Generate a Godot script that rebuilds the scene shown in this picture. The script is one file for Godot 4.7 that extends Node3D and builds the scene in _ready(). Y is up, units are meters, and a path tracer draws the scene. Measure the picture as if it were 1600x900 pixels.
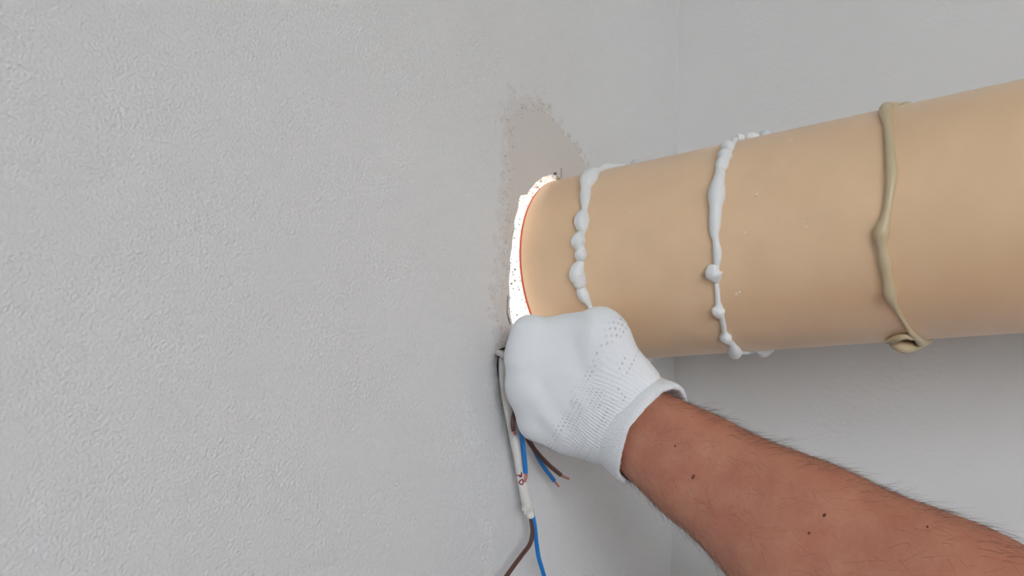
extends Node3D
# A hand in a white work glove steadies a plastic ventilation pipe that is being pushed into a hole in a plastered wall.

const F := 1300.0                       # focal length in pixels of the 1600x900 photograph
const PIPE_R := 0.0625                  # a 125 mm pipe
const PIPE_LEN := 0.72
const PIPE_H := 1.55                    # height of the hole above the floor

var ex: Vector3                         # world axes seen from the camera (right, up, back)
var ey: Vector3
var ez: Vector3
var eye: Vector3                        # camera position in the world
var pipe_o: Vector3                     # centre of the pipe's end at the wall
var pipe_d: Vector3                     # along the pipe, into the room
var pipe_u: Vector3
var pipe_v: Vector3
var z_corner: float
var M := {}
var taken := {}

# ---------------------------------------------------------------- camera geometry
func solve_camera() -> void:
	var pitch := deg_to_rad(5.0)
	var roll := deg_to_rad(1.9)
	var up := Vector3(sin(roll) * cos(pitch), cos(roll) * cos(pitch), -sin(pitch))
	var dc := Vector3(cos(0.6118) * cos(0.1101), sin(0.1101), sin(0.6118) * cos(0.1101))
	ey = up.normalized()
	ex = (dc - ey * dc.dot(ey)).normalized()
	ez = ex.cross(ey)
	var rim := Vector3(0.2764, 0.0432, -0.4022) + dc * -0.290
	pipe_o = Vector3(0.0, PIPE_H, 0.0)
	eye = pipe_o - dir(rim)
	pipe_d = dir(dc).normalized()
	pipe_u = (Vector3.UP - pipe_d * pipe_d.y).normalized()
	pipe_v = pipe_d.cross(pipe_u)
	z_corner = on_wall(1055, 450, 0.0).z

func dir(c: Vector3) -> Vector3:
	return Vector3(ex.dot(c), ey.dot(c), ez.dot(c))

func ray(px: float, py: float) -> Vector3:      # world direction with unit depth
	return dir(Vector3((px - 800.0) / F, (450.0 - py) / F, -1.0))

func at(px: float, py: float, depth: float) -> Vector3:
	return eye + ray(px, py) * depth

func on_wall(px: float, py: float, off: float) -> Vector3:   # where the ray meets the plane off metres in front of the left wall
	var r := ray(px, py)
	return eye + r * ((off - eye.x) / r.x)

func on_pipe(px: float, py: float) -> Array:    # [distance along the pipe, angle round it, depth]
	var r := ray(px, py).normalized()
	var o := eye - pipe_o
	var rp := r - pipe_d * r.dot(pipe_d)
	var op := o - pipe_d * o.dot(pipe_d)
	var a := rp.dot(rp)
	var b := rp.dot(op)
	var c := op.dot(op) - PIPE_R * PIPE_R
	var disc := maxf(b * b - a * c, 0.0)
	var t := (-b - sqrt(disc)) / a
	var p := o + r * t
	var q := p - pipe_d * p.dot(pipe_d)
	return [p.dot(pipe_d), atan2(q.dot(pipe_v), q.dot(pipe_u)), t]

func pipe_point(s: float, ang: float, rad: float) -> Vector3:
	return pipe_o + pipe_d * s + (pipe_u * cos(ang) + pipe_v * sin(ang)) * rad

# ---------------------------------------------------------------- nodes
func numbered(called: String) -> String:
	var k: int = taken.get(called, 0)
	taken[called] = k + 1
	return called if k == 0 else "%s_%03d" % [called, k]

func thing(called: String, where: Vector3, label: String, category: String, group := "") -> Node3D:
	var o := Node3D.new()
	o.name = numbered(called)
	add_child(o)
	o.position = where
	o.set_meta("label", label)
	o.set_meta("category", category)
	if group != "":
		o.set_meta("group", group)
	return o

func put(called: String, mesh: Mesh, mat: Material, parent: Node3D, label := "") -> MeshInstance3D:
	# the mesh is given in world coordinates; parents are only moved, never turned
	var o := MeshInstance3D.new()
	o.name = called
	o.mesh = mesh
	if mat:
		for i in mesh.get_surface_count():
			mesh.surface_set_material(i, mat)
	o.cast_shadow = GeometryInstance3D.SHADOW_CASTING_SETTING_ON
	parent.add_child(o, true)
	o.global_position = Vector3.ZERO
	if label != "":
		o.set_meta("label", label)
	return o

func structure(called: String, mesh: Mesh, mat: Material) -> MeshInstance3D:
	var o := put(called, mesh, mat, self)
	o.set_meta("kind", "structure")
	return o

# ---------------------------------------------------------------- mesh helpers
func begin() -> SurfaceTool:
	var st := SurfaceTool.new()
	st.begin(Mesh.PRIMITIVE_TRIANGLES)
	return st

func finish(st: SurfaceTool) -> ArrayMesh:
	st.index()
	st.generate_normals()
	return st.commit()

func box(st: SurfaceTool, a: Vector3, b: Vector3) -> void:
	var lo := Vector3(minf(a.x, b.x), minf(a.y, b.y), minf(a.z, b.z))
	var hi := Vector3(maxf(a.x, b.x), maxf(a.y, b.y), maxf(a.z, b.z))
	var c := []
	for i in 8:
		c.append(Vector3(hi.x if i & 1 else lo.x, hi.y if i & 2 else lo.y, hi.z if i & 4 else lo.z))
	st.set_smooth_group(-1)
	for f in [[0, 1, 3, 2], [4, 6, 7, 5], [0, 4, 5, 1], [2, 3, 7, 6], [0, 2, 6, 4], [1, 5, 7, 3]]:
		for k in [0, 2, 1, 0, 3, 2]:
			st.add_vertex(c[f[k]])

func bevel_box(st: SurfaceTool, a: Vector3, b: Vector3, r: float) -> void:
	# three crossed boxes with chamfers between: cheap bevelled bar
	var lo := Vector3(minf(a.x, b.x), minf(a.y, b.y), minf(a.z, b.z))
	var hi := Vector3(maxf(a.x, b.x), maxf(a.y, b.y), maxf(a.z, b.z))
	var pts := PackedVector3Array()
	for i in 8:
		var s := Vector3(1.0 if i & 1 else -1.0, 1.0 if i & 2 else -1.0, 1.0 if i & 4 else -1.0)
		var c := Vector3(hi.x if i & 1 else lo.x, hi.y if i & 2 else lo.y, hi.z if i & 4 else lo.z)
		pts.append(c - Vector3(0, s.y, s.z) * r)
		pts.append(c - Vector3(s.x, 0, s.z) * r)
		pts.append(c - Vector3(s.x, s.y, 0) * r)
	var mid := (lo + hi) * 0.5
	st.set_smooth_group(-1)
	for ax in 3:
		var u := (ax + 1) % 3
		var v := (ax + 2) % 3
		for sg in 2:
			var base := sg << ax
			var q := [base, base | (1 << u), base | (1 << u) | (1 << v), base | (1 << v)]
			facet(st, [pts[q[0] * 3 + ax], pts[q[1] * 3 + ax], pts[q[2] * 3 + ax], pts[q[3] * 3 + ax]], mid)
	for ax in 3:                                     # the twelve chamfers
		var u := (ax + 1) % 3
		var v := (ax + 2) % 3
		for k in 4:
			var i0: int = ((k & 1) << u) | ((k >> 1) << v)
			var i1: int = i0 | (1 << ax)
			facet(st, [pts[i0 * 3 + u], pts[i1 * 3 + u], pts[i1 * 3 + v], pts[i0 * 3 + v]], mid)
	for i in 8:
		facet(st, [pts[i * 3], pts[i * 3 + 1], pts[i * 3 + 2]], mid)

func facet(st: SurfaceTool, p: Array, mid: Vector3) -> void:
	var n: Vector3 = (p[1] - p[0]).cross(p[2] - p[0])
	var c := Vector3.ZERO
	for q in p:
		c += q / p.size()
	if n.dot(c - mid) > 0.0:
		p.reverse()
	for k in range(1, p.size() - 1):
		st.add_vertex(p[0])
		st.add_vertex(p[k])
		st.add_vertex(p[k + 1])

func skin_rings(st: SurfaceTool, rings: Array, closed := true, caps := 3, uvs := false) -> void:
	# rings: arrays of points; neighbours are joined by quads
	var n: int = rings[0].size()
	st.set_smooth_group(0)
	for i in rings.size() - 1:
		for j in (n if closed else n - 1):
			var k := (j + 1) % n
			var q := [rings[i][j], rings[i][k], rings[i + 1][k], rings[i + 1][j]]
			var t := [Vector2(float(j) / n, i), Vector2(float(j + 1) / n, i), Vector2(float(j + 1) / n, i + 1), Vector2(float(j) / n, i + 1)]
			for m in [0, 2, 1, 0, 3, 2]:
				if uvs:
					st.set_uv(t[m])
				st.add_vertex(q[m])
	for e in 2:
		if caps & (1 << e):
			var r: Array = rings[0] if e == 0 else rings[rings.size() - 1]
			var c := Vector3.ZERO
			for p in r:
				c += p / n
			for j in n:
				var k := (j + 1) % n
				if uvs:
					st.set_uv(Vector2.ZERO)
				st.add_vertex(c)
				st.add_vertex(r[j] if e == 0 else r[k])
				st.add_vertex(r[k] if e == 0 else r[j])

func spline(pts: Array, steps: int) -> Array:     # Catmull-Rom through an array of points (Vector3 or float or Vector2)
	var out := []
	var n := pts.size()
	for i in n - 1:
		var a = pts[maxi(i - 1, 0)]
		var b = pts[i]
		var c = pts[i + 1]
		var d = pts[mini(i + 2, n - 1)]
		for k in steps:
			var t := float(k) / steps
			out.append((b * 2.0 + (c - a) * t + (a * 2.0 - b * 5.0 + c * 4.0 - d) * t * t + (b * 3.0 - a - c * 3.0 + d) * t * t * t) * 0.5)
	out.append(pts[n - 1])
	return out

func tube(st: SurfaceTool, path: Array, radii: Array, sides := 12, flat := 1.0, flat_n := Vector3.ZERO) -> void:
	var rings := []
	var side := Vector3.ZERO
	for i in path.size():
		var t: Vector3 = (path[mini(i + 1, path.size() - 1)] - path[maxi(i - 1, 0)]).normalized()
		if i == 0:
			side = t.cross(flat_n if flat_n != Vector3.ZERO else (Vector3.UP if absf(t.y) < 0.9 else Vector3.RIGHT)).normalized()
		else:
			side = (side - t * side.dot(t)).normalized()
		var other := t.cross(side)
		var r := []
		for j in sides:
			var a := TAU * j / sides
			r.append(path[i] + (side * cos(a) + other * sin(a) * flat) * radii[i])
		rings.append(r)
	skin_rings(st, rings)

func const_radii(n: int, r: float) -> Array:
	var a := []
	a.resize(n)
	a.fill(r)
	return a

# ---------------------------------------------------------------- materials
func plain(c: Color, rough: float, spec := 0.5) -> StandardMaterial3D:
	var m := StandardMaterial3D.new()
	m.albedo_color = c
	m.roughness = rough
	m.metallic_specular = spec
	return m

func noise(seed_: int, freq: float, octaves := 3, kind := FastNoiseLite.TYPE_SIMPLEX_SMOOTH) -> FastNoiseLite:
	var n := FastNoiseLite.new()
	n.seed = seed_
	n.frequency = freq
	n.noise_type = kind
	n.fractal_octaves = octaves
	return n

func noise_texture(n: FastNoiseLite, size := 512, ramp := []) -> ImageTexture:
	var im := n.get_seamless_image(size, size)
	if ramp.size() == 2:
		var a: Color = ramp[0]
		var b: Color = ramp[1]
		im.convert(Image.FORMAT_L8)
		var src := im.get_data()
		var out := PackedByteArray()
		out.resize(src.size() * 3)
		for i in src.size():
			var t := src[i] / 255.0
			var c := a.lerp(b, t)
			out[i * 3] = int(c.r * 255)
			out[i * 3 + 1] = int(c.g * 255)
			out[i * 3 + 2] = int(c.b * 255)
		im = Image.create_from_data(size, size, false, Image.FORMAT_RGB8, out)
	return ImageTexture.create_from_image(im)

func triplanar(m: StandardMaterial3D, per_metre: float, world := true) -> void:
	m.uv1_triplanar = true
	m.uv1_world_triplanar = world
	m.uv1_scale = Vector3.ONE * per_metre

func relief(m: StandardMaterial3D, tex: Texture2D, cm: float) -> void:
	m.heightmap_enabled = true
	m.heightmap_texture = tex
	m.heightmap_scale = cm

func make_materials() -> void:
	M.paint = plain(Color(0.872, 0.868, 0.864), 0.62, 0.4)
	relief(M.paint, noise_texture(noise(3, 0.075, 3), 512), 0.045)
	triplanar(M.paint, 4.5)
	M.paint_back = plain(Color(0.872, 0.868, 0.864), 0.7, 0.35)
	relief(M.paint_back, noise_texture(noise(5, 0.11, 2), 512), 0.02)
	triplanar(M.paint_back, 3.5)
	M.ceiling = plain(Color(0.9, 0.9, 0.89), 0.85, 0.3)
	M.floor = plain(Color(0.33, 0.27, 0.22), 0.7, 0.4)
	M.floor.albedo_texture = noise_texture(noise(9, 0.02, 4), 512, [Color(0.86, 0.86, 0.86), Color(1, 1, 1)])
	triplanar(M.floor, 0.8)
	M.lining = plain(Color(0.96, 0.955, 0.95), 0.9, 0.2)
	M.lining.albedo_texture = speck_texture()
	triplanar(M.lining, 14.0)
	relief(M.lining, noise_texture(noise(15, 0.06, 3), 256), 0.12)
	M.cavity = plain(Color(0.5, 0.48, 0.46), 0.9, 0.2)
	M.frame = plain(Color(0.92, 0.92, 0.92), 0.35, 0.5)
	M.glass = plain(Color(0.95, 0.98, 0.97, 0.06), 0.02, 0.5)
	M.glass.transparency = BaseMaterial3D.TRANSPARENCY_ALPHA
	M.sill = plain(Color(0.9, 0.9, 0.88), 0.3, 0.5)

	M.pipe = plain(Color(0.945, 0.805, 0.645), 0.33, 0.7)
	M.pipe.backlight = Color(0.42, 0.17, 0.06)
	M.pipe.albedo_texture = noise_texture(noise(21, 0.012, 4), 512, [Color(0.965, 0.96, 0.95), Color(1, 1, 1)])
	relief(M.pipe, noise_texture(noise(23, 0.05, 3), 512), 0.004)
	triplanar(M.pipe, 5.0)
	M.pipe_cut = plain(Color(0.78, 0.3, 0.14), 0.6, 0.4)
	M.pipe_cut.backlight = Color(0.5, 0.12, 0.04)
	M.white_foam = plain(Color(0.9, 0.905, 0.905), 0.45, 0.5)
	M.tan_foam = plain(Color(0.785, 0.715, 0.575), 0.4, 0.5)
	M.fleck = plain(Color(0.93, 0.9, 0.86), 0.7, 0.4)

	M.skin = plain(Color(0.785, 0.57, 0.465), 0.5, 0.42)
	M.skin.albedo_texture = skin_texture()
	M.skin.subsurf_scatter_enabled = true
	M.skin.subsurf_scatter_strength = 0.04
	relief(M.skin, noise_texture(noise(33, 0.09, 3, FastNoiseLite.TYPE_SIMPLEX), 512), 0.02)
	triplanar(M.skin, 9.0)
	M.hair = plain(Color(0.33, 0.23, 0.17), 0.5, 0.4)
	M.mole = plain(Color(0.42, 0.24, 0.2), 0.6, 0.4)

	M.sheath = plain(Color(0.88, 0.865, 0.845), 0.5, 0.45)
	M.brown = plain(Color(0.37, 0.235, 0.2), 0.42, 0.5)
	M.blue = plain(Color(0.09, 0.47, 0.78), 0.4, 0.5)
	M.copper = plain(Color(0.78, 0.5, 0.44), 0.4, 0.5)
	M.copper.metallic = 0.6
	M.ink = plain(Color(0.55, 0.1, 0.18), 0.7, 0.3)
	M.paper = plain(Color(0.93, 0.92, 0.88), 0.8, 0.3)

func speck_texture() -> ImageTexture:
	var rng := RandomNumberGenerator.new()
	rng.seed = 77
	var n := 256
	var im := Image.create(n, n, false, Image.FORMAT_RGB8)
	im.fill(Color(1, 1, 1))
	for k in 300:
		var g := rng.randf_range(0.08, 0.3)
		var s := rng.randi_range(3, 7)
		im.fill_rect(Rect2i(rng.randi_range(0, n - 8), rng.randi_range(0, n - 8), s, rng.randi_range(2, 6)), Color(g, g * 0.97, g * 0.94))
	return ImageTexture.create_from_image(im)

func skin_texture() -> ImageTexture:
	var n := 512
	var a := noise(31, 0.011, 3).get_seamless_image(n, n)
	var b := noise(32, 0.07, 2).get_seamless_image(n, n)
	a.convert(Image.FORMAT_L8)
	b.convert(Image.FORMAT_L8)
	var ad := a.get_data()
	var bd := b.get_data()
	var out := PackedByteArray()
	out.resize(n * n * 3)
	for i in n * n:
		var u := ad[i] / 255.0
		var v := bd[i] / 255.0
		var r := 0.92 + 0.08 * u
		var g := 0.83 + 0.16 * u - 0.06 * (1.0 - v)
		out[i * 3] = int(255 * clampf(r - 0.03 * (1.0 - v), 0, 1))
		out[i * 3 + 1] = int(255 * clampf(g, 0, 1))
		out[i * 3 + 2] = int(255 * clampf(g - 0.02 + 0.04 * v, 0, 1))
	return ImageTexture.create_from_image(Image.create_from_data(n, n, false, Image.FORMAT_RGB8, out))

# ---------------------------------------------------------------- the left wall with its holes
const PANEL := 0.75
var panel_z: float
var panel_y: float

func wall_uv(z: float, y: float) -> Vector2:      # u runs from the corner towards the camera, v downwards
	return Vector2((z - panel_z) / PANEL, (panel_y + PANEL - y) / PANEL)

func px_poly(pts: Array) -> PackedVector2Array:   # photograph pixels -> (z, y) on the wall, in millimetres
	var out := PackedVector2Array()
	for p in pts:
		var w := on_wall(p[0], p[1], 0.0)
		out.append(Vector2(w.z, w.y) * 1000.0)
	return out

func hole_outline() -> PackedVector2Array:
	# the ragged edge the photograph shows, closed behind the pipe by a rough circle
	var seen := px_poly([[877, 281], [872, 275], [860, 272.5], [850, 275], [843, 281], [838, 284], [833, 291], [827, 297], [824, 304], [814, 305], [811, 312], [810, 325],
		[806, 338], [804, 346], [804, 358], [801, 372], [800, 388], [797, 404], [797.5, 420], [796, 436], [796, 452], [797, 466], [796.5, 478], [798, 492], [800, 503]])
	var c := Vector2(0.0, PIPE_H) * 1000.0
	var rng := RandomNumberGenerator.new()
	rng.seed = 5
	var a0: float = (seen[seen.size() - 1] - c).angle()
	var a1: float = (seen[0] - c).angle()
	var r0: float = (seen[seen.size() - 1] - c).length()
	var r1: float = (seen[0] - c).length()
	var span := fposmod(a0 - a1, TAU)
	var up_way := true
	# go round the side away from the seen arc
	var mid: float = (seen[12] - c).angle()
	if fposmod(mid - a1, TAU) < span:
		up_way = false
		span = TAU - span
	var out := seen.duplicate()
	for k in range(1, 44):
		var t := k / 44.0
		var a := a0 + (-span if up_way else span) * t
		var r := lerpf(r0, r1, t) + (62.6 - lerpf(r0, r1, t)) * smoothstep(0.0, 0.12, minf(t, 1.0 - t)) + rng.randf_range(-0.5, 0.3)
		out.append(c + Vector2(cos(a), sin(a)) * r)
	return out

func build_left_wall(z_far: float, y_top: float) -> void:
	panel_z = z_corner
	panel_y = PIPE_H - PANEL * 0.5
	var p0 := Vector2(panel_z, panel_y) * 1000.0
	var p1 := p0 + Vector2(PANEL, PANEL) * 1000.0
	var main := hole_outline()
	var cable := px_poly([[776, 572], [778, 557], [780, 546], [788, 543], [800, 541], [812, 548], [814, 575], [810, 592], [798, 604], [784, 603], [778, 588]])
	var nail := px_poly([[864.5, 272], [866, 269.5], [869, 269.5], [870.5, 271.5], [868.5, 273], [866, 273.3]])
	var crack := px_poly([[876.2, 262], [877.2, 263], [877.6, 270], [877.4, 278], [876.4, 278], [876.6, 270]])
	var flake := px_poly([[792.6, 462], [793.6, 463], [793.2, 476], [792.9, 488], [795.5, 497], [798, 506], [796.8, 508], [794, 500], [791.6, 489], [792, 476]])
	var holes := [main, cable, nail, crack, flake]
	# cut the panel along lines through each hole, so that no piece has a hole inside it
	var zs := [p0.x, p1.x]
	var ys := [p0.y, p1.y]
	for h in holes:
		var c := Vector2.ZERO
		for p in h:
			c += p / h.size()
		zs.append(c.x)
		ys.append(c.y)
	zs.sort()
	ys.sort()
	var st := begin()
	st.set_smooth_group(-1)
	for i in zs.size() - 1:
		for j in ys.size() - 1:
			var pieces := [PackedVector2Array([Vector2(zs[i], ys[j]), Vector2(zs[i + 1], ys[j]), Vector2(zs[i + 1], ys[j + 1]), Vector2(zs[i], ys[j + 1])])]
			for h in holes:
				var next := []
				for p in pieces:
					next.append_array(Geometry2D.clip_polygons(p, h))
				pieces = next
			for p in pieces:
				var tri := Geometry2D.triangulate_polygon(p)
				for k in range(0, tri.size(), 3):
					var q: Array = [p[tri[k]], p[tri[k + 1]], p[tri[k + 2]]]
					# clockwise seen from the room (+x)
					if (q[1] - q[0]).cross(q[2] - q[0]) < 0.0:
						q.reverse()
					for v in q:
						st.set_uv(wall_uv(v.x * 0.001, v.y * 0.001))
						st.set_normal(Vector3.RIGHT)
						st.add_vertex(Vector3(0, v.y * 0.001, v.x * 0.001))
	st.index()
	st.generate_tangents()
	var mesh := st.commit()
	mesh.surface_set_material(0, wall_panel_material([main, cable]))
	# the rest of the wall round the panel, as solid masonry, and solid masonry behind the panel round a larger opening
	var rest := begin()
	var th := -0.21
	var za := panel_z
	var zb := panel_z + PANEL
	var ya := panel_y
	var yb := panel_y + PANEL
	box(rest, Vector3(th, -0.1, zb), Vector3(0, y_top, z_far))
	box(rest, Vector3(th, -0.1, za - 0.2), Vector3(0, ya, zb))
	box(rest, Vector3(th, yb, za - 0.2), Vector3(0, y_top, zb))
	box(rest, Vector3(th, ya, za - 0.2), Vector3(0, yb, za))
	rest.index()
	rest.generate_normals()
	mesh = rest.commit(mesh)
	mesh.surface_set_material(1, M.paint)
	# outer face of the panel, with the same main opening
	var back := begin()
	back.set_smooth_group(-1)
	for i in 2:
		for j in 2:
			var zc := [p0.x, 0.0, p1.x]
			var yc := [p0.y, PIPE_H * 1000.0, p1.y]
			var piece := PackedVector2Array([Vector2(zc[i], yc[j]), Vector2(zc[i + 1], yc[j]), Vector2(zc[i + 1], yc[j + 1]), Vector2(zc[i], yc[j + 1])])
			for p in Geometry2D.clip_polygons(piece, main):
				var tri := Geometry2D.triangulate_polygon(p)
				for k in tri:
					back.add_vertex(Vector3(th, p[k].y * 0.001, p[k].x * 0.001))
	back.index()
	back.generate_normals()
	mesh = back.commit(mesh)
	mesh.surface_set_material(2, M.paint)
	var wall := structure("wall_left", mesh, null)
	# inside faces of the openings
	put("hole_lining", lining(main, th, 0.0022, 11), M.lining, wall)
	put("cable_hole_lining", lining(cable, -0.05, 0.0008, 12), M.cavity, wall)
	put("nail_hole_lining", lining(nail, -0.02, 0.0, 13), M.cavity, wall)
	put("crack_lining", lining(crack, -0.006, 0.0, 14), M.cavity, wall)
	put("crack_lining", lining(flake, -0.006, 0.0, 16), M.cavity, wall)

func lining(poly: PackedVector2Array, depth: float, rough: float, seed_: int) -> ArrayMesh:
	var st := begin()
	var n := noise(seed_, 60.0, 3)
	var fine: Array = []
	for i in poly.size():
		var a := poly[i] * 0.001
		var b := poly[(i + 1) % poly.size()] * 0.001
		var parts := maxi(1, int((b - a).length() / 0.003)) if rough > 0.0 else 1
		for k in parts:
			fine.append(a.lerp(b, float(k) / parts))
	var c := Vector2.ZERO
	for p in fine:
		c += p / fine.size()
	var rings := []
	var steps := 26 if depth < -0.1 else 4
	for i in steps + 1:
		var t := float(i) / steps
		var x := depth * t
		var r := []
		for p in fine:
			var out: Vector2 = (p - c).normalized()
			var d := 0.0 if i == 0 or i == steps else absf(n.get_noise_3d(x, p.y, p.x)) * rough * 2.0
			var q: Vector2 = p + out * d
			r.append(Vector3(x, q.y, q.x))
		rings.append(r)
	skin_rings(st, rings, true, 2 if depth > -0.1 else 0)
	return finish(st)

func seg_inside(p: Vector2, poly: PackedVector2Array) -> float:    # signed distance in mm, negative inside
	var d := 1e9
	var inside := false
	var j := poly.size() - 1
	for i in poly.size():
		var a := poly[j]
		var b := poly[i]
		var ab := b - a
		var t := clampf((p - a).dot(ab) / ab.length_squared(), 0, 1)
		d = minf(d, (p - a - ab * t).length())
		if (a.y > p.y) != (b.y > p.y) and p.x < (b.x - a.x) * (p.y - a.y) / (b.y - a.y) + a.x:
			inside = not inside
		j = i
	return -d if inside else d

func wall_panel_material(_holes: Array) -> StandardMaterial3D:
	# paint where it is whole; bare filler where it has been scraped round the hole
	var n := 2048
	var fine := noise(41, 0.19, 2).get_image(n, n)
	fine.convert(Image.FORMAT_L8)
	var h := fine.get_data()
	var patchy := noise(42, 0.012, 2)
	var grit := noise(43, 0.3, 2)
	var edge := noise(44, 0.035, 4)
	var cn := 1024
	var col := PackedByteArray()
	col.resize(cn * cn * 3)
	var bare := px_poly([[803, 176], [818, 172], [842, 166], [858, 172], [868, 192], [886, 214], [904, 234], [912, 258], [914, 276], [890, 300], [850, 310], [815, 320], [806, 345], [800, 400], [798, 500],
		[790, 510], [778, 500], [776, 480], [788, 440], [790, 400], [793, 360], [794, 330], [795, 300], [797, 276], [795, 250], [797, 220], [796, 200], [800, 186]])
	var rough := px_poly([[795, 140], [840, 145], [870, 180], [900, 220], [925, 270], [900, 320], [830, 330], [815, 480], [805, 560], [800, 640], [786, 640], [776, 590], [772, 520], [766, 480], [776, 400], [780, 330], [778, 280], [784, 230], [782, 185]])
	var splash := [px_poly([[727, 632], [738, 630], [744, 655], [750, 685], [742, 706], [735, 690], [724, 700], [706, 712], [708, 694], [722, 684]]),
		px_poly([[752, 812], [768, 808], [774, 826], [770, 850], [764, 882], [760, 884], [763, 850]]),
		px_poly([[682, 716], [692, 718], [690, 730], [682, 734]]), px_poly([[758, 600], [776, 596], [780, 630], [768, 650]])]
	var box_ := Rect2(rough[0], Vector2.ZERO)
	for p in rough:
		box_ = box_.expand(p)
	for s in splash:
		for p in s:
			box_ = box_.expand(p)
	box_ = box_.grow(14.0)
	var per := PANEL * 1000.0 / n
	var rng := RandomNumberGenerator.new()
	rng.seed = 8
	for y in n:
		var my := (panel_y + PANEL) * 1000.0 - (y + 0.5) * per
		var row := my > box_.position.y and my < box_.end.y
		for x in n:
			var mz := panel_z * 1000.0 + (x + 0.5) * per
			var i := y * n + x
			var v := h[i] / 255.0
			var base := 0.5 + (v - 0.5) * 0.62
			var c := Vector3(1, 1, 1)
			if row and mz > box_.position.x and mz < box_.end.x:
				var p := Vector2(mz, my)
				var e := edge.get_noise_2d(x, y) * 9.0
				var g := grit.get_noise_2d(x, y)
				var db := seg_inside(p, bare) + e
				var dr := seg_inside(p, rough) + e * 1.3
				var k := clampf(0.5 - db * 0.55, 0, 1)
				if g * 9.0 > db and db > 0.0 and db < 5.0:
					k = maxf(k, 0.8)
				if k > 0.0:
					base = lerpf(base, 0.36 + (v - 0.5) * 0.08 + g * 0.03, k)
					c = c.lerp(Vector3(0.955, 0.928, 0.908) * (1.0 + g * 0.03), k)
				if dr < 0.0:
					var near := clampf(1.0 - absf(db) / 5.0, 0.15, 1.0)
					base += g * 0.5 * near * (1.0 - k * 0.8)
					if g < -0.33 - (1.0 - near) * 0.3 and k < 0.95:
						c *= 0.68
					c = c.lerp(Vector3(0.955, 0.94, 0.93), 0.5 * (1.0 - k))
				for s in splash:
					var ds := seg_inside(p, s) + e * 0.9
					if ds < 0.0 and g > -0.05:
						base += 0.3 * minf(1.0, -ds) * (0.4 + g)
						c = c.lerp(Vector3(1.06, 1.06, 1.06), 0.7)
			h[i] = int(clampf(base, 0, 1) * 255)
			if (x & 1) == 0 and (y & 1) == 0:
				var o := ((y >> 1) * cn + (x >> 1)) * 3
				col[o] = int(clampf(0.872 * c.x, 0, 1) * 255)
				col[o + 1] = int(clampf(0.868 * c.y, 0, 1) * 255)
				col[o + 2] = int(clampf(0.864 * c.z, 0, 1) * 255)
	var m := plain(Color.WHITE, 0.62, 0.4)
	m.albedo_texture = ImageTexture.create_from_image(Image.create_from_data(cn, cn, false, Image.FORMAT_RGB8, col))
	m.texture_repeat = false
	relief(m, ImageTexture.create_from_image(Image.create_from_data(n, n, false, Image.FORMAT_L8, h)), 0.095)
	return m

# ---------------------------------------------------------------- the rest of the room
const ROOM_X := 3.3
const ROOM_Z := 1.95
const ROOM_Y := 2.65

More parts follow.
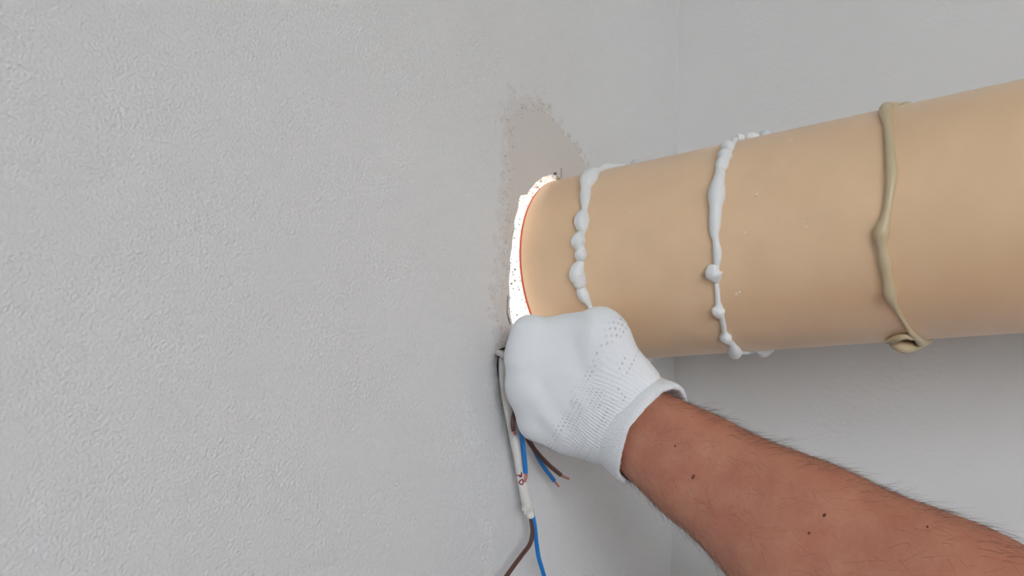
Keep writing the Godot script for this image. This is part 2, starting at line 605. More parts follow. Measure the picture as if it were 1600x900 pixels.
func build_room() -> void:
	var zf := z_corner + ROOM_Z
	build_left_wall(zf, ROOM_Y)
	var st := begin()
	box(st, Vector3(0, -0.1, z_corner - 0.2), Vector3(ROOM_X + 0.2, ROOM_Y, z_corner))
	structure("wall_back", finish(st), M.paint_back)
	st = begin()
	box(st, Vector3(-0.21, -0.25, z_corner - 0.2), Vector3(ROOM_X + 0.2, 0.0, zf + 0.2))
	structure("floor", finish(st), M.floor)
	st = begin()
	box(st, Vector3(-0.21, ROOM_Y, z_corner - 0.2), Vector3(ROOM_X + 0.2, ROOM_Y + 0.2, zf + 0.2))
	structure("ceiling", finish(st), M.ceiling)
	st = begin()
	box(st, Vector3(ROOM_X, 0, z_corner), Vector3(ROOM_X + 0.2, ROOM_Y, zf + 0.2))
	structure("wall_right", finish(st), M.paint_back)
	# the wall with the window, behind the camera
	st = begin()
	var z1 := zf + 0.2
	box(st, Vector3(-0.21, 0, zf), Vector3(WIN_X0, ROOM_Y, z1))
	box(st, Vector3(WIN_X1, 0, zf), Vector3(ROOM_X, ROOM_Y, z1))
	box(st, Vector3(WIN_X0, 0, zf), Vector3(WIN_X1, WIN_Y0, z1))
	box(st, Vector3(WIN_X0, WIN_Y1, zf), Vector3(WIN_X1, ROOM_Y, z1))
	structure("wall_front", finish(st), M.paint_back)
	var w := Node3D.new()
	w.name = "window_1"
	w.set_meta("kind", "structure")
	add_child(w)
	w.position = Vector3((WIN_X0 + WIN_X1) * 0.5, WIN_Y0, zf + 0.1)
	var f := 0.055
	var za := zf + 0.08
	var zb := zf + 0.14
	var posts := [WIN_X0 + f * 0.5, lerpf(WIN_X0, WIN_X1, 1.0 / 3.0), lerpf(WIN_X0, WIN_X1, 2.0 / 3.0), WIN_X1 - f * 0.5]
	st = begin()
	bevel_box(st, Vector3(WIN_X0, WIN_Y0, za), Vector3(WIN_X1, WIN_Y0 + f, zb), 0.004)
	bevel_box(st, Vector3(WIN_X0, WIN_Y1 - f, za), Vector3(WIN_X1, WIN_Y1, zb), 0.004)
	for p in posts:
		bevel_box(st, Vector3(p - f * 0.5, WIN_Y0 + f, za), Vector3(p + f * 0.5, WIN_Y1 - f, zb), 0.004)
	put("window_frame", finish(st), M.frame, w)
	for k in 3:
		st = begin()
		st.set_smooth_group(-1)
		var pz := zf + 0.11
		var xa: float = posts[k] + f * 0.5
		var xb: float = posts[k + 1] - f * 0.5
		var q := [Vector3(xa, WIN_Y0 + f, pz), Vector3(xb, WIN_Y0 + f, pz), Vector3(xb, WIN_Y1 - f, pz), Vector3(xa, WIN_Y1 - f, pz)]
		for m in [0, 1, 2, 0, 2, 3]:
			st.add_vertex(q[m])
		put("pane", finish(st), M.glass, w)
	st = begin()
	bevel_box(st, Vector3(WIN_X0 - 0.05, WIN_Y0 - 0.03, zf - 0.1), Vector3(WIN_X1 + 0.05, WIN_Y0, zf + 0.08), 0.005)
	put("window_sill", finish(st), M.sill, w)

# ---------------------------------------------------------------- the pipe and its beads
const BEADS := [
	[[976, 257, 2], [962, 258, 4], [948, 260, 7], [938, 268, 5], [928, 274, 10], [922, 284, 14], [918, 292, 10], [917, 297, 8], [916, 308, 9], [915, 318, 7], [914, 328, 5], [912, 338, 10], [911, 348, 12], [911, 358, 9], [910, 364, 6],
		[907, 372, 10], [906, 379, 12], [907, 386, 9], [909, 391, 7], [909, 397, 10], [909, 403, 9], [908, 408, 6], [907, 413, 8], [904, 421, 11], [904, 430, 13], [907, 437, 11], [908, 444, 10], [909, 449, 7], [911, 456, 9], [914, 463, 9], [918, 470, 6], [922, 478, 4], [925, 488, 4]],
	[[1186, 207, 2], [1178, 206, 5], [1170, 206, 6], [1163, 210, 4], [1155, 214, 8], [1149, 221, 5], [1144, 228, 5], [1138, 233, 11], [1136, 240, 8], [1134, 246, 11], [1132, 253, 8], [1130, 258, 10], [1128, 264, 9], [1126, 268, 7], [1126, 274, 8], [1124, 284, 9],
		[1122, 297, 12], [1121, 310, 13], [1120, 322, 10], [1119, 335, 9], [1118, 352, 9], [1117, 365, 7], [1119, 376, 5], [1121, 392, 7], [1121, 405, 6], [1120, 414, 5], [1117, 420, 11], [1117, 427, 13], [1119, 434, 9], [1120, 442, 4], [1121, 455, 4], [1122, 470, 4],
		[1123, 477, 6], [1123, 483, 10], [1125, 489, 8], [1128, 495, 4], [1131, 508, 4], [1132, 518, 4], [1134, 524, 9], [1137, 529, 7], [1143, 535, 5], [1147, 543, 9], [1149, 548, 10], [1158, 549, 4], [1170, 550, 3], [1184, 551, 2]],
	[[1404, 159, 4], [1396, 161, 6], [1388, 165, 8], [1383, 178, 10], [1387, 195, 7], [1390, 220, 8], [1393, 255, 9], [1394, 275, 10], [1391, 300, 8], [1387, 325, 7], [1383, 345, 9], [1378, 362, 13], [1377, 375, 11], [1379, 390, 8], [1383, 410, 10], [1386, 430, 8],
		[1388, 445, 9], [1391, 456, 12], [1394, 468, 8], [1400, 480, 5], [1408, 495, 4], [1416, 508, 4], [1423, 518, 5], [1430, 524, 6], [1437, 530, 7]]]

func build_pipe() -> void:
	var t := thing("plastic_pipe", pipe_o, "tan plastic ventilation pipe sloping out of the round hole in the wall", "pipe")
	# body: outside, rounded ends, inside
	var wall := 0.0036
	var prof := [[0.0019, PIPE_R], [PIPE_LEN - 0.001, PIPE_R], [PIPE_LEN, PIPE_R - 0.001], [PIPE_LEN, PIPE_R - wall], [0.0, PIPE_R - wall]]
	var st := begin()
	lathe(st, prof, 160)
	put("body", finish(st), M.pipe, t)
	st = begin()                                       # bevelled saw-cut end
	lathe(st, [[0.0, PIPE_R - wall], [0.0, PIPE_R - 0.0005], [0.0012, PIPE_R + 0.00003], [0.0019, PIPE_R]], 160)
	put("cut_end", finish(st), M.pipe_cut, t, "orange-red cut edge of the pipe")
	var names := ["white sealant bead, lumpy, nearest the wall", "white sealant bead, knotted, on the middle of the pipe", "smooth tan sealant bead farthest from the wall"]
	for b in 3:
		st = begin()
		bead(st, BEADS[b], b, 0.82 if b == 2 else 1.0)
		if b == 2:
			blob_run(st, [[1386, 531, 3], [1394, 526, 5], [1405, 522, 5], [1416, 521, 4], [1424, 524, 4]], 1.0)
			blob_run(st, [[1392, 533, 4], [1400, 532, 7], [1412, 532, 9], [1424, 533, 8], [1438, 534, 6]], 1.0)
		put("sealant_bead", finish(st), M.tan_foam if b == 2 else M.white_foam, t, names[b])
	# splashes of plaster dust stuck to the pipe
	var rng := RandomNumberGenerator.new()
	rng.seed = 21
	for p in [[1182, 305, 2.2], [1254, 346, 1.4], [1150, 459, 1.8], [1155, 456, 1.2], [1164, 363, 1.2], [1235, 220, 1.2], [1259, 354, 1.2], [985, 332, 1.0]]:
		st = begin()
		blob_run(st, [[p[0], p[1] - p[2] * 0.7, p[2] * 0.5], [p[0] + 0.3, p[1], p[2]], [p[0], p[1] + p[2] * 0.8, p[2] * 0.5]], 0.3)
		put("plaster_fleck", finish(st), M.fleck, t)

func lathe(st: SurfaceTool, prof: Array, n: int) -> void:
	# each straight run of the profile keeps a crisp edge towards the next
	for i in prof.size() - 1:
		var rings := []
		var steps := maxi(1, int(absf(prof[i + 1][0] - prof[i][0]) / 0.05))
		for k in steps + 1:
			var f := float(k) / steps
			var s := lerpf(prof[i][0], prof[i + 1][0], f)
			var r := lerpf(prof[i][1], prof[i + 1][1], f)
			var ring := []
			for j in n:
				ring.append(pipe_point(s, TAU * j / n, r))
			rings.append(ring)
		st.set_smooth_group(i)
		var m: int = rings[0].size()
		for a in rings.size() - 1:
			for j in m:
				var q := [rings[a][j], rings[a][(j + 1) % m], rings[a + 1][(j + 1) % m], rings[a + 1][j]]
				for v in [0, 2, 1, 0, 3, 2]:
					st.add_vertex(q[v])

func bead(st: SurfaceTool, list: Array, which: int, size: float) -> void:
	var pts := []
	for p in list:
		var h := on_pipe(p[0], p[1])
		var ang: float = h[1]
		pts.append(Vector3(h[0], ang, p[2] * size / F * h[2]))
	# make the angle run on without jumps
	for i in range(1, pts.size()):
		while pts[i].y - pts[i - 1].y > PI:
			pts[i].y -= TAU
		while pts[i].y - pts[i - 1].y < -PI:
			pts[i].y += TAU
	# carry the bead on round the side that is turned away
	var rng := RandomNumberGenerator.new()
	rng.seed = 60 + which
	var end: Vector3 = pts[pts.size() - 1]
	var start: Vector3 = pts[0]
	var turn: float = signf(end.y - start.y)
	var goal: float = start.y + turn * (TAU - 0.12)
	var k := 1
	var n := 34
	while k < n:
		var f := float(k) / n
		pts.append(Vector3(lerpf(end.x, start.x, f) + rng.randf_range(-0.001, 0.001), lerpf(end.y, goal, f), rng.randf_range(0.0018, 0.0042)))
		k += 1
	run(st, pts, 0.32)

func blob_run(st: SurfaceTool, list: Array, lift: float) -> void:
	var pts := []
	for p in list:
		var h := on_pipe(p[0], p[1])
		pts.append(Vector3(h[0], h[1], p[2] / F * h[2]))
		var i := pts.size() - 1
		if i > 0:
			while pts[i].y - pts[i - 1].y > PI:
				pts[i].y -= TAU
			while pts[i].y - pts[i - 1].y < -PI:
				pts[i].y += TAU
	run(st, pts, lift)

func run(st: SurfaceTool, pts: Array, lift: float) -> void:
	var fine := spline(pts, 7)
	var path := []
	var rad := []
	for p in fine:
		var r := maxf(p.z, 0.0004)
		path.append(pipe_point(p.x, p.y, PIPE_R + r * lift))
		rad.append(r)
	# rounded ends
	tube(st, path, rad, 16)

# ---------------------------------------------------------------- cables
func wire(called: String, list: Array, r: float, mat: Material, parent: Node3D, label := "") -> Array:
	var pts := []
	for p in list:
		pts.append(on_wall(p[0], p[1], p[2] * 0.001))
	var path := spline(pts, 8)
	var st := begin()
	tube(st, path, const_radii(path.size(), r), 14)
	put(called, finish(st), mat, parent, label)
	return path

func build_cables() -> void:
	var g := "cables hanging from the small wall hole"
	var a := thing("electrical_cable", on_wall(788, 560, 0.0), "white sheathed cable hanging down the wall, marked in red, with long blue and brown wires", "cable", g)
	var sheath := [[800, 549, -30], [793, 551, -8], [788, 557, 3], [787, 570, 6], [787.5, 588, 7], [790, 610, 7], [795, 640, 8], [803, 680, 9], [811, 720, 10], [818, 760, 11], [823, 785, 12], [826, 797, 12]]
	var path := wire("sheath", sheath, 0.0030, M.sheath, a, "white plastic sheath")
	wire("core", [[823, 785, 10], [827, 800, 11], [830.5, 815, 12], [832, 832, 12], [828, 850, 12], [815, 868, 12], [800, 888, 12], [788, 906, 12], [776, 932, 12], [770, 960, 12]], 0.00135, M.brown, a, "brown insulated wire")
	wire("core", [[827, 786, 12], [831, 800, 13], [835.5, 822, 13], [838.5, 850, 13], [842, 872, 13], [849, 896, 13], [856, 922, 13], [860, 950, 13]], 0.00135, M.blue, a, "blue insulated wire")
	# torn inner wrap below the cut sheath
	var st := begin()
	var q := []
	for p in [[823.5, 788, 12], [826, 796, 12], [828.5, 804, 12.5], [829.5, 807, 12.5]]:
		q.append(on_wall(p[0], p[1], p[2] * 0.001))
	var qq := spline(q, 6)
	var rr := []
	for i in qq.size():
		rr.append(lerpf(0.0028, 0.0021, float(i) / qq.size()))
	tube(st, qq, rr, 12)
	for f in [[[820, 792, 15], [820.5, 799, 16], [820.5, 804, 16]], [[818, 789, 14], [816.8, 795, 15], [817.5, 798, 15]], [[824, 797, 16], [826, 793.5, 16.4], [829, 793.2, 16]], [[825, 803, 16], [826, 807.5, 16], [828, 803, 16.5]]]:
		var fp := []
		for p in f:
			fp.append(on_wall(p[0], p[1], p[2] * 0.001))
		fp = spline(fp, 4)
		tube(st, fp, const_radii(fp.size(), 0.00045), 6, 0.4)
	put("torn_wrap", finish(st), M.paper, a, "torn white inner wrap")
	# red pen marks on the sheath
	st = begin()
	for s in [[[807.3, 743.2], [811, 742.6], [814, 742.6]], [[814.6, 738], [814.6, 741], [815, 743.6], [813, 745.6], [811.5, 743.6]], [[815.4, 749.3], [812.6, 751.2], [811, 754.6], [813.5, 756.2], [816.6, 756.6], [817.4, 753.4], [816.6, 750], [815.2, 749.2]]]:
		var sp := []
		for p in s:
			sp.append(on_tube(p[0], p[1], path, 0.0030))
		sp = spline(sp, 5)
		tube(st, sp, const_radii(sp.size(), 0.00036), 6)
	put("pen_mark", finish(st), M.ink, a, "red handwritten mark")

	var b := thing("electrical_cable", on_wall(790, 551, 0.0), "short cut cable behind the glove with one straight blue and one brown wire end", "cable", g)
	wire("sheath", [[806, 552, -30], [795, 551.5, -6], [783, 551.5, 2], [779.5, 551.5, 5], [784, 553, 11], [800, 565, 11], [808, 590, 8], [808, 620, 7], [808, 634, 7]], 0.0017, M.sheath, b, "white plastic sheath")
	wire("core", [[807, 628, 7], [806, 640, 9], [803, 650, 14], [801.3, 662, 16], [802.5, 673, 16]], 0.00135, M.brown, b, "brown insulated wire")
	wire("copper_tip", [[802.5, 672, 16], [804, 675, 16.3], [806.5, 678, 16.6]], 0.0006, M.copper, b, "bare copper strands")
	wire("copper_tip", [[802, 672, 16], [803, 675.5, 16.3], [804, 679, 16.3]], 0.0005, M.copper, b)
	wire("core", [[809, 630, 7], [811, 650, 10], [814.5, 675, 14], [818.5, 705, 15], [821.5, 739, 15]], 0.0014, M.blue, b, "blue insulated wire")
	wire("copper_tip", [[822, 737, 15], [822.6, 743, 15], [821.5, 748, 15], [819.8, 753, 15]], 0.0008, M.copper, b, "bare copper strands")

	var c := thing("electrical_cable", on_wall(795, 560, 0.0), "cut cable end below the glove with splayed blue and brown wires", "cable", g)
	wire("sheath", [[812, 566, -30], [806, 566, -4], [805, 572, 5], [812, 600, 8], [815, 640, 8], [817, 660, 8]], 0.0026, M.sheath, c, "white plastic sheath")
	wire("core", [[816, 652, 8], [819, 672, 10], [826, 689, 12], [840, 708, 15], [857, 726, 18], [876, 742, 20]], 0.00135, M.brown, c, "brown insulated wire")
	wire("copper_tip", [[875, 741, 20], [880, 744.5, 20.3], [888.5, 748, 20.6]], 0.0008, M.copper, c, "bare copper strands")
	wire("core", [[817, 652, 8], [822, 676, 9], [832, 697, 10], [846, 724, 11], [866, 751, 12]], 0.00135, M.blue, c, "blue insulated wire")
	wire("copper_tip", [[865, 750, 12], [869, 755, 12], [873, 760, 12]], 0.0007, M.copper, c, "bare copper strands")

func on_tube(px: float, py: float, path: Array, r: float) -> Vector3:
	var d := ray(px, py).normalized()
	var t := 0.2
	for k in 60:
		var p := eye + d * t
		var near := 1e9
		for i in path.size() - 1:
			near = minf(near, (Geometry3D.get_closest_point_to_segment(p, path[i], path[i + 1]) - p).length())
		if near - r < 0.00005 or near > 0.4:
			break
		t += near - r
	return eye + d * t

# ---------------------------------------------------------------- the arm and the glove
var arm_w: Vector3          # wrist centre
var arm_a: Vector3          # along the forearm, towards the elbow
var arm_p: Vector3          # across the forearm, upwards in the photograph
var arm_q: Vector3          # across the forearm, towards the camera

func arm_setup() -> void:
	arm_w = at(1000, 671, 0.46)
	var e := at(1300, 862, 0.38)
	arm_a = (e - arm_w).normalized()
	var view := (arm_w - eye).normalized()
	arm_p = view.cross(arm_a).normalized()
	if arm_p.y < 0.0:
		arm_p = -arm_p
	arm_q = arm_a.cross(arm_p).normalized()
	if arm_q.dot(view) > 0.0:
		arm_q = -arm_q

func arm_ring(t: float, n: int, grow := 0.0) -> Array:
	# half width across and through at t metres from the wrist
	var ts := [-0.05, 0.0, 0.05, 0.117, 0.18, 0.25, 0.3]
	var wa := [0.0235, 0.0252, 0.0298, 0.0395, 0.0465, 0.0475, 0.046]
	var wb := [0.0175, 0.0188, 0.0235, 0.033, 0.0415, 0.045, 0.045]
	var sh := [0.0, 0.0, -0.0012, -0.0035, -0.0025, 0.0, 0.0]
	var i := 0
	while i < ts.size() - 2 and t > ts[i + 1]:
		i += 1
	var f := clampf((t - ts[i]) / (ts[i + 1] - ts[i]), 0, 1)
	f = f * f * (3.0 - 2.0 * f)
	var a: float = lerpf(wa[i], wa[i + 1], f) + grow
	var b: float = lerpf(wb[i], wb[i + 1], f) + grow
	var c := arm_w + arm_a * t + arm_p * lerpf(sh[i], sh[i + 1], f)
	# bone end of the ulna near the wrist, tendon ridges, muscle belly
	var ring := []
	for j in n:
		var g := TAU * j / n
		var x := cos(g)
		var y := sin(g)
		var k := 1.0
		k += 0.045 * exp(-pow((t - 0.022) / 0.014, 2.0)) * exp(-pow(wrapf(g + 0.9, -PI, PI) / 0.5, 2.0))
		k += 0.03 * exp(-pow((t - 0.13) / 0.05, 2.0)) * exp(-pow(wrapf(g - 0.6, -PI, PI) / 0.6, 2.0))
		k -= 0.02 * exp(-pow((t - 0.09) / 0.06, 2.0)) * exp(-pow(wrapf(g - 1.3, -PI, PI) / 0.3, 2.0))
		# a slightly squarish section
		var sq := 1.0 / pow(pow(absf(x), 2.12) + pow(absf(y), 2.12), 1.0 / 2.12)
		ring.append(c + (arm_p * x * a + arm_q * y * b) * sq * k)
	return ring

func build_person() -> void:
	arm_setup()
	var t := thing("person", arm_w, "person reaching in with a bare hairy forearm and a white knitted work glove", "person")
	var st := begin()
	var n := 72
	var rings := []
	var s := -0.045
	while s <= 0.262:
		rings.append(arm_ring(s, n))
		s += 0.005
	# bend at the elbow and carry the upper arm back towards the shoulder
	var elbow := arm_w + arm_a * 0.262
	var upper := (Vector3(0.55, 0.05, 0.83)).normalized()
	var ringc := arm_w + arm_a * 0.26
	for k in range(1, 14):
		var f := k / 13.0
		var ax := arm_a.slerp(upper, minf(f * 2.2, 1.0)).normalized()
		ringc += ax * 0.022
		var pp := (arm_p - ax * arm_p.dot(ax)).normalized()
		var qq := ax.cross(pp)
		if qq.dot(arm_q) < 0.0:
			qq = -qq
		var r := []
		for j in n:
			var g := TAU * j / n
			r.append(ringc + pp * cos(g) * lerpf(0.0465, 0.053, f) + qq * sin(g) * lerpf(0.045, 0.055, f))
		rings.append(r)
	skin_rings(st, rings)
	put("body", finish(st), M.skin, t, "bare tanned forearm with short dark hairs")
	build_hair(t)
	for p in [[1083, 745, 2.6, 0.6], [1288, 805, 2.4, 0.3], [1264, 833, 2.0, 0.0], [1055, 697, 1.6, 0.0], [1449, 823, 1.6, 0.0]]:
		st = begin()
		var hit := arm_hit(p[0], p[1])
		var d := (hit - eye).normalized()
		var mm: float = p[2] / F * (hit - eye).length()
		var rr := []
		for k in 5:
			var f := k / 4.0
			var ring := []
			for j in 10:
				var g := TAU * j / 10
				ring.append(hit - d * (0.0004 * (f - 0.35)) + (arm_p * cos(g) * (1.0 + p[3]) + arm_a * sin(g)) * mm * sqrt(maxf(1.0 - f * f, 0.001)))
			rr.append(ring)
		skin_rings(st, rr)
		put("mole", finish(st), M.mole, t)
	build_glove(t)

func arm_hit(px: float, py: float) -> Vector3:
	# march along the ray to the skin
	var d := ray(px, py).normalized()
	var u := 0.2
	while u < 0.6:
		var p := eye + d * u
		var v := p - arm_w
		var s := v.dot(arm_a)
		if s > -0.04 and s < 0.26:
			var r := arm_ring(s, 24)
			var c := Vector3.ZERO
			for q in r:
				c += q / 24.0
			var w := p - c
			var g := atan2(w.dot(arm_q), w.dot(arm_p))
			var rad: float = (arm_point(s, g) - c).length()
			if w.length() < rad + 0.0002:
				return p
		u += 0.0004
	return at(px, py, 0.42)

func arm_point(s: float, g: float) -> Vector3:
	var n := 48
	var r := arm_ring(s, n)
	var f := fposmod(g / TAU, 1.0) * n
	var i := int(f) % n
	return r[i].lerp(r[(i + 1) % n], f - floorf(f))

func build_hair(t: Node3D) -> void:
	var rng := RandomNumberGenerator.new()
	rng.seed = 4
	var st := begin()
	var n := 48
	var cache := []
	for k in 64:
		cache.append(arm_ring(0.004 + 0.004 * k, n))
	for k in 2400:
		var i := rng.randi_range(0, 61)
		var g := rng.randf_range(-1.4, 2.9)
		if k % 2 == 0:
			g = rng.randf_range(-0.45, 0.75)
		if k % 7 == 0:
			g = rng.randf_range(2.6, 3.4)
			i = rng.randi_range(0, 22)
		var j := int(fposmod(g / TAU, 1.0) * n) % n
		var f := rng.randf()
		var p: Vector3 = cache[i][j].lerp(cache[i][(j + 1) % n], rng.randf()).lerp(cache[i + 1][j], f * 0.5)
		var c := arm_w + arm_a * (0.004 + 0.004 * i)
		var out := (p - c - arm_a * (p - c).dot(arm_a)).normalized()
		var along: Vector3 = (cache[i + 1][j] - cache[i][j]).normalized()
		var side := along.cross(out)
		var lean := along * rng.randf_range(0.5, 1.0) + out * rng.randf_range(0.06, 0.4) + side * rng.randf_range(-0.8, 0.5)
		if g < 0.9 and g > -0.6:
			lean += out * rng.randf_range(-0.1, 0.25)
		lean = lean.normalized()
		var length := rng.randf_range(0.004, 0.016) * (1.0 if i > 3 else 0.7)
		var bend := -out * rng.randf_range(0.0, 0.35) + side * rng.randf_range(-0.3, 0.3)
		var pts := []
		var rad := []
		for m in 5:
			var u := m / 4.0
			pts.append(p - out * 0.0002 + lean * length * u + bend * length * u * u)
			rad.append(lerpf(0.000055, 0.000016, u))
		tube(st, pts, rad, 3)
	var o := put("arm_hair", finish(st), M.hair, t, "short dark arm hairs")
	o.set_meta("kind", "stuff")

# signed distance of the gloved hand: tapered capsules joined smoothly
var bones := []

func bone(a: Vector3, b: Vector3, ra: float, rb: float) -> void:
	bones.append([a, b, ra, rb, b - a, 1.0 / maxf((b - a).length_squared(), 1e-9)])

func hand_distance(p: Vector3) -> float:
	var k := 0.0075
	var d := 1.0
	for e in bones:
		var pa: Vector3 = p - e[0]
		var t := clampf(pa.dot(e[4]) * e[5], 0.0, 1.0)
		var q: float = (pa - e[4] * t).length() - lerpf(e[2], e[3], t)
		var h := maxf(k - absf(d - q), 0.0) / k
		d = minf(d, q) - h * h * k * 0.25
	return d

func build_glove(person: Node3D) -> void:
	bones.clear()
	var w1 := at(990, 631, 0.464)
	var w2 := at(968, 676, 0.468)
	# metacarpals fan out from the wrist to the knuckles
	var kn := [at(829, 524, 0.474), at(824, 561, 0.472), at(826, 604, 0.474), at(843, 655, 0.478)]
	var kr := [0.0105, 0.0118, 0.0114, 0.0104]
	var src := [w1.lerp(w2, 0.1), w1.lerp(w2, 0.35), w1.lerp(w2, 0.65), w1.lerp(w2, 0.95)]
	for i in 4:
		bone(src[i], kn[i], 0.0175, kr[i])
	# each finger folds away from the camera into the palm
	var pip := [at(836, 528, 0.503), at(836, 564, 0.505), at(838, 604, 0.505), at(850, 648, 0.505)]
	var dip := [at(872, 540, 0.503), at(878, 572, 0.508), at(878, 608, 0.508), at(880, 644, 0.505)]
	var tip := [at(884, 546, 0.488), at(892, 574, 0.49), at(892, 608, 0.49), at(892, 640, 0.489)]
	for i in 4:
		bone(kn[i], pip[i], kr[i] - 0.0005, 0.0088)
		bone(pip[i], dip[i], 0.0086, 0.0078)
		bone(dip[i], tip[i], 0.0078, 0.007)
	# thumb: heel, joint on top against the pipe, then forward over the fingers
	var tm := at(938, 524, 0.462)
	bone(at(985, 622, 0.464), tm, 0.0185, 0.0143)
	var ti := at(890, 527, 0.470)
	bone(tm, ti, 0.0143, 0.0118)
	bone(ti, at(862, 530, 0.474), 0.0116, 0.0108)
	# web and heel of the hand
	bone(kn[2], kn[3], 0.0112, 0.0104)
	bone(at(828, 600, 0.4655), at(872, 668, 0.4625), 0.0035, 0.003)      # a fold in the fabric
	bone(at(930, 560, 0.47), at(880, 580, 0.474), 0.02, 0.017)
	bone(at(940, 668, 0.472), at(893, 668, 0.476), 0.0190, 0.0158)
	bone(at(925, 620, 0.472), at(860, 610, 0.476), 0.021, 0.014)
	# wrist, out through the cuff
	var far1 := w1 - arm_a * 0.004
	var far2 := w2 - arm_a * 0.004
	bone(at(975, 612, 0.465), far1, 0.0200, 0.0182)
	bone(at(948, 665, 0.469), far2, 0.0200, 0.0180)
	bone(at(962, 640, 0.467), (far1 + far2) * 0.5, 0.0225, 0.0195)
	var wrinkle := noise(51, 55.0, 2)
	var lo := Vector3.ONE * 9.0
	var hi := Vector3.ONE * -9.0
	for e in bones:
		for m in 2:
			var r: float = e[2 + m] + 0.004
			lo = lo.min(e[m] - Vector3.ONE * r)
			hi = hi.max(e[m] + Vector3.ONE * r)
	var cell := 0.0022
	var nx := int((hi.x - lo.x) / cell) + 2
	var ny := int((hi.y - lo.y) / cell) + 2
	var nz := int((hi.z - lo.z) / cell) + 2
	var val := PackedFloat32Array()
	val.resize(nx * ny * nz)
	val.fill(1.0)
	# coarse pass first: only blocks near the surface are sampled finely
	var bl := 4
	for z in range(0, nz, bl):
		for y in range(0, ny, bl):
			for x in range(0, nx, bl):
				var c := lo + Vector3(x + 1.5, y + 1.5, z + 1.5) * cell
				var d := hand_distance(c)
				var lim := cell * 3.6
				for zz in range(z, mini(z + bl, nz)):
					for yy in range(y, mini(y + bl, ny)):
						for xx in range(x, mini(x + bl, nx)):
							var idx := (zz * ny + yy) * nx + xx
							if absf(d) > lim:
								val[idx] = d
							else:
								var p := lo + Vector3(xx, yy, zz) * cell
								val[idx] = hand_distance(p) + wrinkle.get_noise_3dv(p) * 0.0006
	var vid := PackedInt32Array()
	vid.resize(nx * ny * nz)
	vid.fill(-1)
	var verts := PackedVector3Array()
	for z in nz - 1:
		for y in ny - 1:
			for x in nx - 1:
				var i0 := (z * ny + y) * nx + x
				var cv := [val[i0], val[i0 + 1], val[i0 + nx], val[i0 + nx + 1], val[i0 + nx * ny], val[i0 + nx * ny + 1], val[i0 + nx * ny + nx], val[i0 + nx * ny + nx + 1]]
				var mask := 0
				for k in 8:
					if cv[k] < 0.0:
						mask |= 1 << k
				if mask == 0 or mask == 255:
					continue
				var sum := Vector3.ZERO
				var cnt := 0
				for k in 8:
					for b in 3:
						var o := k | (1 << b)
						if o != k and (cv[k] < 0.0) != (cv[o] < 0.0):
							var f: float = cv[k] / (cv[k] - cv[o])
							var a := Vector3(k & 1, (k >> 1) & 1, (k >> 2) & 1)
							var e := Vector3(o & 1, (o >> 1) & 1, (o >> 2) & 1)
							sum += a.lerp(e, f)
							cnt += 1
				vid[i0] = verts.size()
				verts.append(lo + (Vector3(x, y, z) + sum / cnt) * cell)
	var idxs := PackedInt32Array()
	var stepv := [1, nx, nx * ny]
	for z in range(1, nz - 1):
		for y in range(1, ny - 1):
			for x in range(1, nx - 1):
				var i0 := (z * ny + y) * nx + x
				for b in 3:
					var v0 := val[i0]
					var v1 := val[i0 + stepv[b]]
					if (v0 < 0.0) == (v1 < 0.0):
						continue
					var s1: int = stepv[(b + 1) % 3]
					var s2: int = stepv[(b + 2) % 3]
					var q := [vid[i0], vid[i0 - s1], vid[i0 - s1 - s2], vid[i0 - s2]]
					if q.min() < 0:
						continue
					if v0 < 0.0:
						q.reverse()
					for m in [0, 1, 2, 0, 2, 3]:
						idxs.append(q[m])
	# texture coordinates run round the wrist and along the hand
	var origin := w1.lerp(w2, 0.5)
	var along := (at(835, 575, 0.474) - at(975, 652, 0.466)).normalized()
	var toward := (eye - origin).normalized()
	toward = (toward - along * toward.dot(along)).normalized()
	var across := along.cross(toward)
	var st := begin()
	st.set_smooth_group(0)
	for i in idxs:
		var v := verts[i]
		var r := v - origin
		var ang := atan2(r.dot(across), r.dot(toward))
		st.set_uv(Vector2(0.5 + ang / TAU, (r.dot(along) + 0.02) / 0.14))
		st.add_vertex(v)
	var fabric := knit_material(true)
	var glove := put("glove", finish(st), fabric, person, "white knitted work glove")
	# the hem: a thick soft band that stands open round the wrist
	st = begin()
	var rings := []
	var n := 120
	var rng := noise(53, 2.0, 2)
	var prof := [[-0.014, -0.0012], [-0.0105, 0.0014], [-0.006, 0.0032], [0.0, 0.0042], [0.005, 0.0048], [0.008, 0.0047], [0.0096, 0.0036], [0.0098, 0.0024], [0.0085, 0.0014], [0.005, 0.0012], [-0.004, 0.001], [-0.012, 0.0]]
	for i in prof.size():
		var ring := []
		var base := cuff_ring(prof[i][0], n, prof[i][1])
		for j in n:
			var c := Vector3.ZERO
			var w := rng.get_noise_2d(cos(TAU * j / n) * 1.3, sin(TAU * j / n) * 1.3 + i * 0.05)
			ring.append(base[j] + arm_a * w * 0.0013)
		rings.append(ring)
	var fine := []
	for j in n:
		var colm := []
		for i in rings.size():
			colm.append(rings[i][j])
		fine.append(spline(colm, 4))
	var rings2 := []
	for i in fine[0].size():
		var r := []
		for j in n:
			r.append(fine[j][i])
		rings2.append(r)
	skin_rings(st, rings2, true, 0)
	put("cuff", finish(st), knit_material(false), glove, "folded white hem of the glove")

func cuff_ring(t: float, n: int, grow: float) -> Array:
	var c := arm_w + arm_a * (t - 0.0005) + arm_p * 0.0012
	var ring := []
	for j in n:
		var g := TAU * j / n
		var flare := 0.0258 + grow + 0.06 * maxf(t, 0.0)
		ring.append(c + arm_p * cos(g) * flare + arm_q * sin(g) * (flare * 0.84))
	return ring

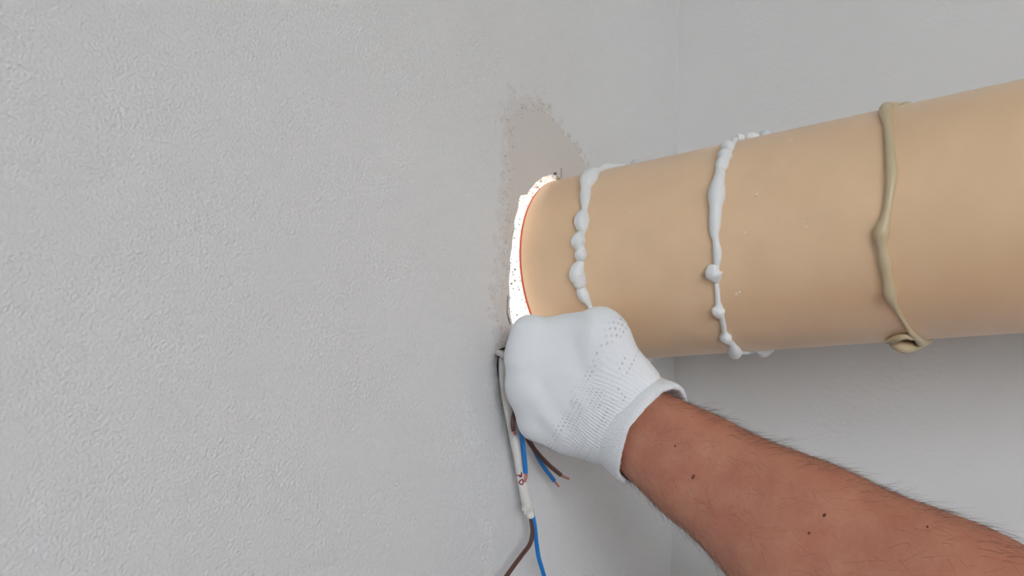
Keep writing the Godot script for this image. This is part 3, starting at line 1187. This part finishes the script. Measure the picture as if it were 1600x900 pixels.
func knit_material(ribbed: bool) -> StandardMaterial3D:
	var m := plain(Color(0.925, 0.935, 0.945), 0.95, 0.2)
	m.rim_enabled = true
	m.rim = 0.25
	if not ribbed:
		relief(m, noise_texture(noise(57, 0.16, 3), 256), 0.09)
		triplanar(m, 22.0)
		return m
	var n := 1024
	var col := PackedByteArray()
	col.resize(n * n)
	var hgt := PackedByteArray()
	hgt.resize(n * n)
	var zone := noise(58, 0.008, 3)
	var fleck := noise(59, 0.12, 2)
	for y in n:
		var mm := float(y) / n * 140.0 - 20.0            # millimetres from the wrist towards the knuckles
		for x in n:
			var u := float(x) / n
			var z := zone.get_noise_2d(x, y)
			var m2 := mm + z * 14.0
			# fine stockinet everywhere
			var hh := 0.62 + 0.05 * cos(u * TAU * 170.0) * cos(mm * TAU / 1.1)
			var cc := 1.0
			# ribs along the wrist
			var rib := clampf((24.0 - m2) / 6.0, 0, 1)
			hh += rib * (0.14 * cos(u * TAU * 82.0) + 0.05 * cos(mm * TAU / 1.3))
			# open-work rows: little holes between the stitches
			var rows := maxf(exp(-pow((m2 - 27.0) / 7.0, 2.0)), 0.8 * exp(-pow((m2 - 12.0) / 3.2, 2.0)))
			rows = rows * clampf(0.85 + z * 1.4, 0, 1)
			var row := roundf(mm / 2.4)
			var du := fposmod(u * 82.0 + (0.5 if int(row) % 2 == 0 else 0.0), 1.0) - 0.5
			var dv := mm / 2.4 - row
			var hole := clampf(1.0 - (du * du * 16.0 + dv * dv * 9.0), 0, 1) * clampf((rows - 0.25) * 2.0, 0, 1)
			hole *= clampf(0.8 + fleck.get_noise_2d(x, y) * 1.1, 0, 1)
			hh -= hole * 0.55
			cc -= hole * 0.22
			col[y * n + x] = int(clampf(cc, 0, 1) * 255)
			hgt[y * n + x] = int(clampf(hh, 0, 1) * 255)
	m.albedo_texture = ImageTexture.create_from_image(Image.create_from_data(n, n, false, Image.FORMAT_L8, col))
	relief(m, ImageTexture.create_from_image(Image.create_from_data(n, n, false, Image.FORMAT_L8, hgt)), 0.09)
	return m

# ---------------------------------------------------------------- scene
const WIN_X0 := 1.3
const WIN_X1 := 3.2
const WIN_Y0 := 1.38
const WIN_Y1 := 2.58

func _ready() -> void:
	solve_camera()
	var cam := Camera3D.new()
	cam.name = "camera"
	add_child(cam)
	cam.transform = Transform3D(Basis(dir(Vector3.RIGHT), dir(Vector3.UP), dir(Vector3.BACK)), eye)
	cam.fov = rad_to_deg(2.0 * atan(450.0 / F))
	cam.near = 0.01
	cam.current = true

	var env := Environment.new()
	env.background_mode = Environment.BG_SKY
	var sky := Sky.new()
	var pm := ProceduralSkyMaterial.new()
	pm.sky_top_color = Color(0.79, 0.82, 0.86)
	pm.sky_horizon_color = Color(0.91, 0.918, 0.93)
	pm.ground_bottom_color = Color(0.36, 0.36, 0.34)
	pm.ground_horizon_color = Color(0.55, 0.55, 0.53)
	pm.sun_angle_max = 2.0
	sky.sky_material = pm
	env.sky = sky
	env.background_energy_multiplier = 15.5
	env.tonemap_mode = Environment.TONE_MAPPER_LINEAR
	env.tonemap_exposure = 1.06
	env.sdfgi_enabled = true
	env.ssao_enabled = true
	env.ssil_enabled = true
	var we := WorldEnvironment.new()
	we.name = "environment"
	we.environment = env
	add_child(we)

	var sun := DirectionalLight3D.new()        # low sun on the outside of the left wall; it reaches into the hole
	sun.name = "sun"
	add_child(sun)
	sun.look_at_from_position(Vector3.ZERO, Vector3(1.0, -0.08, -0.22), Vector3.UP)
	sun.light_color = Color(1.0, 0.96, 0.9)
	sun.light_energy = 4.5
	sun.light_angular_distance = 0.5
	sun.shadow_enabled = true

	make_materials()
	build_room()
	print("room done ", Time.get_ticks_msec())
	build_pipe()
	build_cables()
	print("pipe and cables done ", Time.get_ticks_msec())
	build_person()
	print("person done ", Time.get_ticks_msec())
